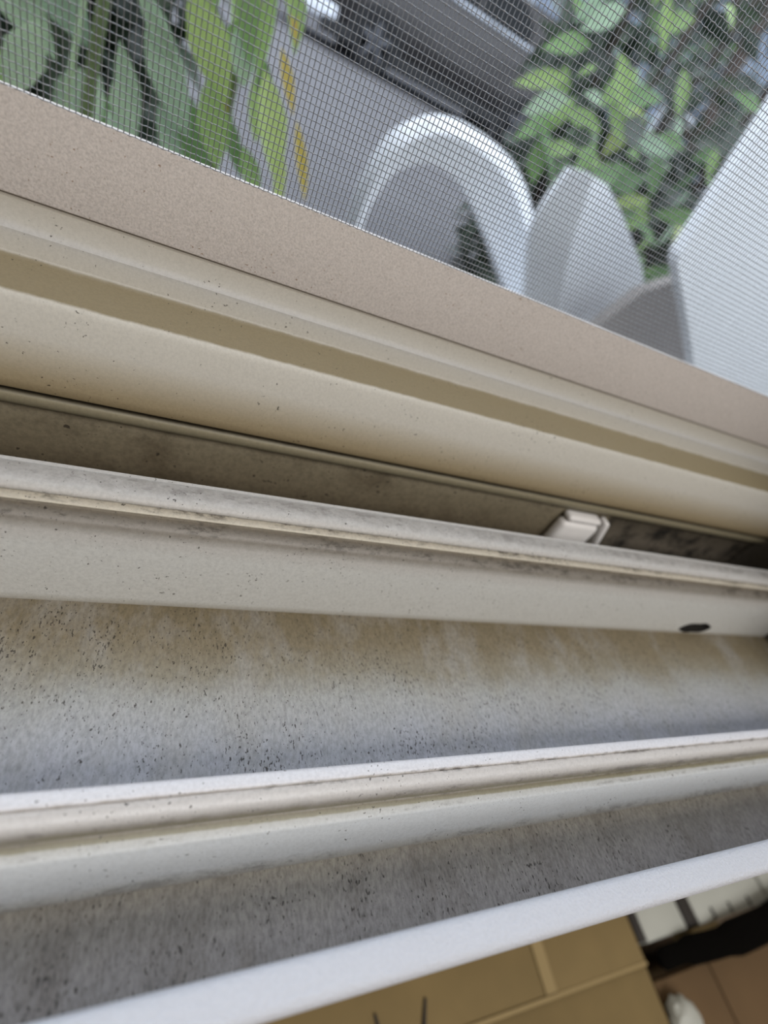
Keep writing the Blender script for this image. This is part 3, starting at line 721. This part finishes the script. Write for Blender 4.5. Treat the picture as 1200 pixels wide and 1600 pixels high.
def cabin(x0, x1, x2, x3, zb, zt, ib, it):
    z = lambda h: CG + h
    return [(x0, CY + ib, z(zb)), (x3, CY + ib, z(zb)), (x3, CY + 1.84 - ib, z(zb)), (x0, CY + 1.84 - ib, z(zb)),
            (x1, CY + it, z(zt)), (x2, CY + it, z(zt)), (x2, CY + 1.84 - it, z(zt)), (x1, CY + 1.84 - it, z(zt))], [(0, 1, 5, 4), (1, 2, 6, 5), (2, 3, 7, 6), (3, 0, 4, 7), (4, 5, 6, 7), (0, 3, 2, 1)]
v, f = cabin(2.2, 2.95, 4.75, 5.2, 1.26, 1.76, 0.19, 0.36); mk('cabin', v, f, M_paint, car, 28)
def sidewin(poly):       # polygon on the leaning near side of the cabin
    out = []
    for x, h in poly:
        t = (h - 1.26) / 0.5
        out.append((x, CY + 0.19 + 0.17 * t - 0.006, CG + h))
    return plate(out, 0.008, (0, 1, -0.3))
v, f = sidewin([(2.42, 1.30), (3.42, 1.30), (3.42, 1.70), (2.98, 1.70)]); mk('side_window', v, f, M_carglass, car)
v, f = sidewin([(3.48, 1.30), (4.34, 1.30), (4.42, 1.36), (4.40, 1.50), (4.28, 1.62), (4.16, 1.70), (3.48, 1.70)]); mk('side_window', v, f, M_carglass, car)
v, f = boxg(2.35, 4.48, CY + 0.165, CY + 0.195, CG + 1.255, CG + 1.29, 0.006); mk('window_trim', v, f, M_chrome, car)
v, f = boxg(1.2, 4.9, CY - 0.002, CY + 0.10, CG + 0.17, CG + 0.36, 0.02); mk('sill_cladding', v, f, M_clad, car)
v, f = boxg(0.70, 1.42, CY + 0.0, CY + 1.84, CG + 0.28, CG + 0.50, 0.06, 3); mk('bumper', v, f, M_bumper, car, 50)
v, f = boxg(0.78, 1.22, CY + 0.02, CY + 0.3, CG + 0.72, CG + 0.86, 0.04, 3); mk('headlight', v, f, M_chrome, car, 50)
def disc(x, y0, y1, z, r, ri=0.0, seg=28):
    vs, fs = [], []
    for i in range(seg):
        a = 2 * math.pi * i / seg
        for y, rr_ in ((y0 + 0.03, r), (y1, r), (y0, r * 0.93), (y0 + 0.02, ri)):
            vs.append((x + rr_ * math.cos(a), y, z + rr_ * math.sin(a)))
    for i in range(seg):
        a, b2 = i * 4, ((i + 1) % seg) * 4
        fs += [(a, a + 1, b2 + 1, b2), (a + 2, a, b2, b2 + 2), (a + 3, a + 2, b2 + 2, b2 + 3)]
    fs += [tuple(i * 4 + 1 for i in range(seg))]
    if ri > 0: fs += [tuple(i * 4 + 3 for i in range(seg))]
    return vs, fs
for wx in (2.03, 4.75):
    for y0, y1 in ((CY - 0.012, CY + 0.22), (CY + 1.852, CY + 1.62)):
        sg = 1 if y1 > y0 else -1
        wz = CG + 0.355
        vs, fs = disc(wx, y0 + 0.006 * sg, y0 + 0.10 * sg, wz, 0.43, 0.3)
        vs = [(x, y if sg > 0 else y - 0.06, max(z, CG + 0.2)) for x, y, z in vs]
        mk('wheel_arch', vs, fs, M_clad, car)
        vs, fs = disc(wx, y0 - 0.01 * sg, y1, wz, 0.355, 0.22)
        tr = mk('wheel', vs, fs, M_tyre, car)
        v, f = join(disc(wx, y0 - 0.004 * sg, y0 + 0.02 * sg, wz, 0.075, 0.02), *[tube([(wx + 0.05 * math.cos(a), y0 - 0.002 * sg, wz + 0.05 * math.sin(a)), (wx + 0.225 * math.cos(a), y0 - 0.002 * sg, wz + 0.225 * math.sin(a))], [0.045, 0.035], 6, 0.4, (0, 1, 0)) for a in [2 * math.pi * q / 5 + 0.3 for q in range(5)]])
        mk('hub', v, f, M_alloy, tr)
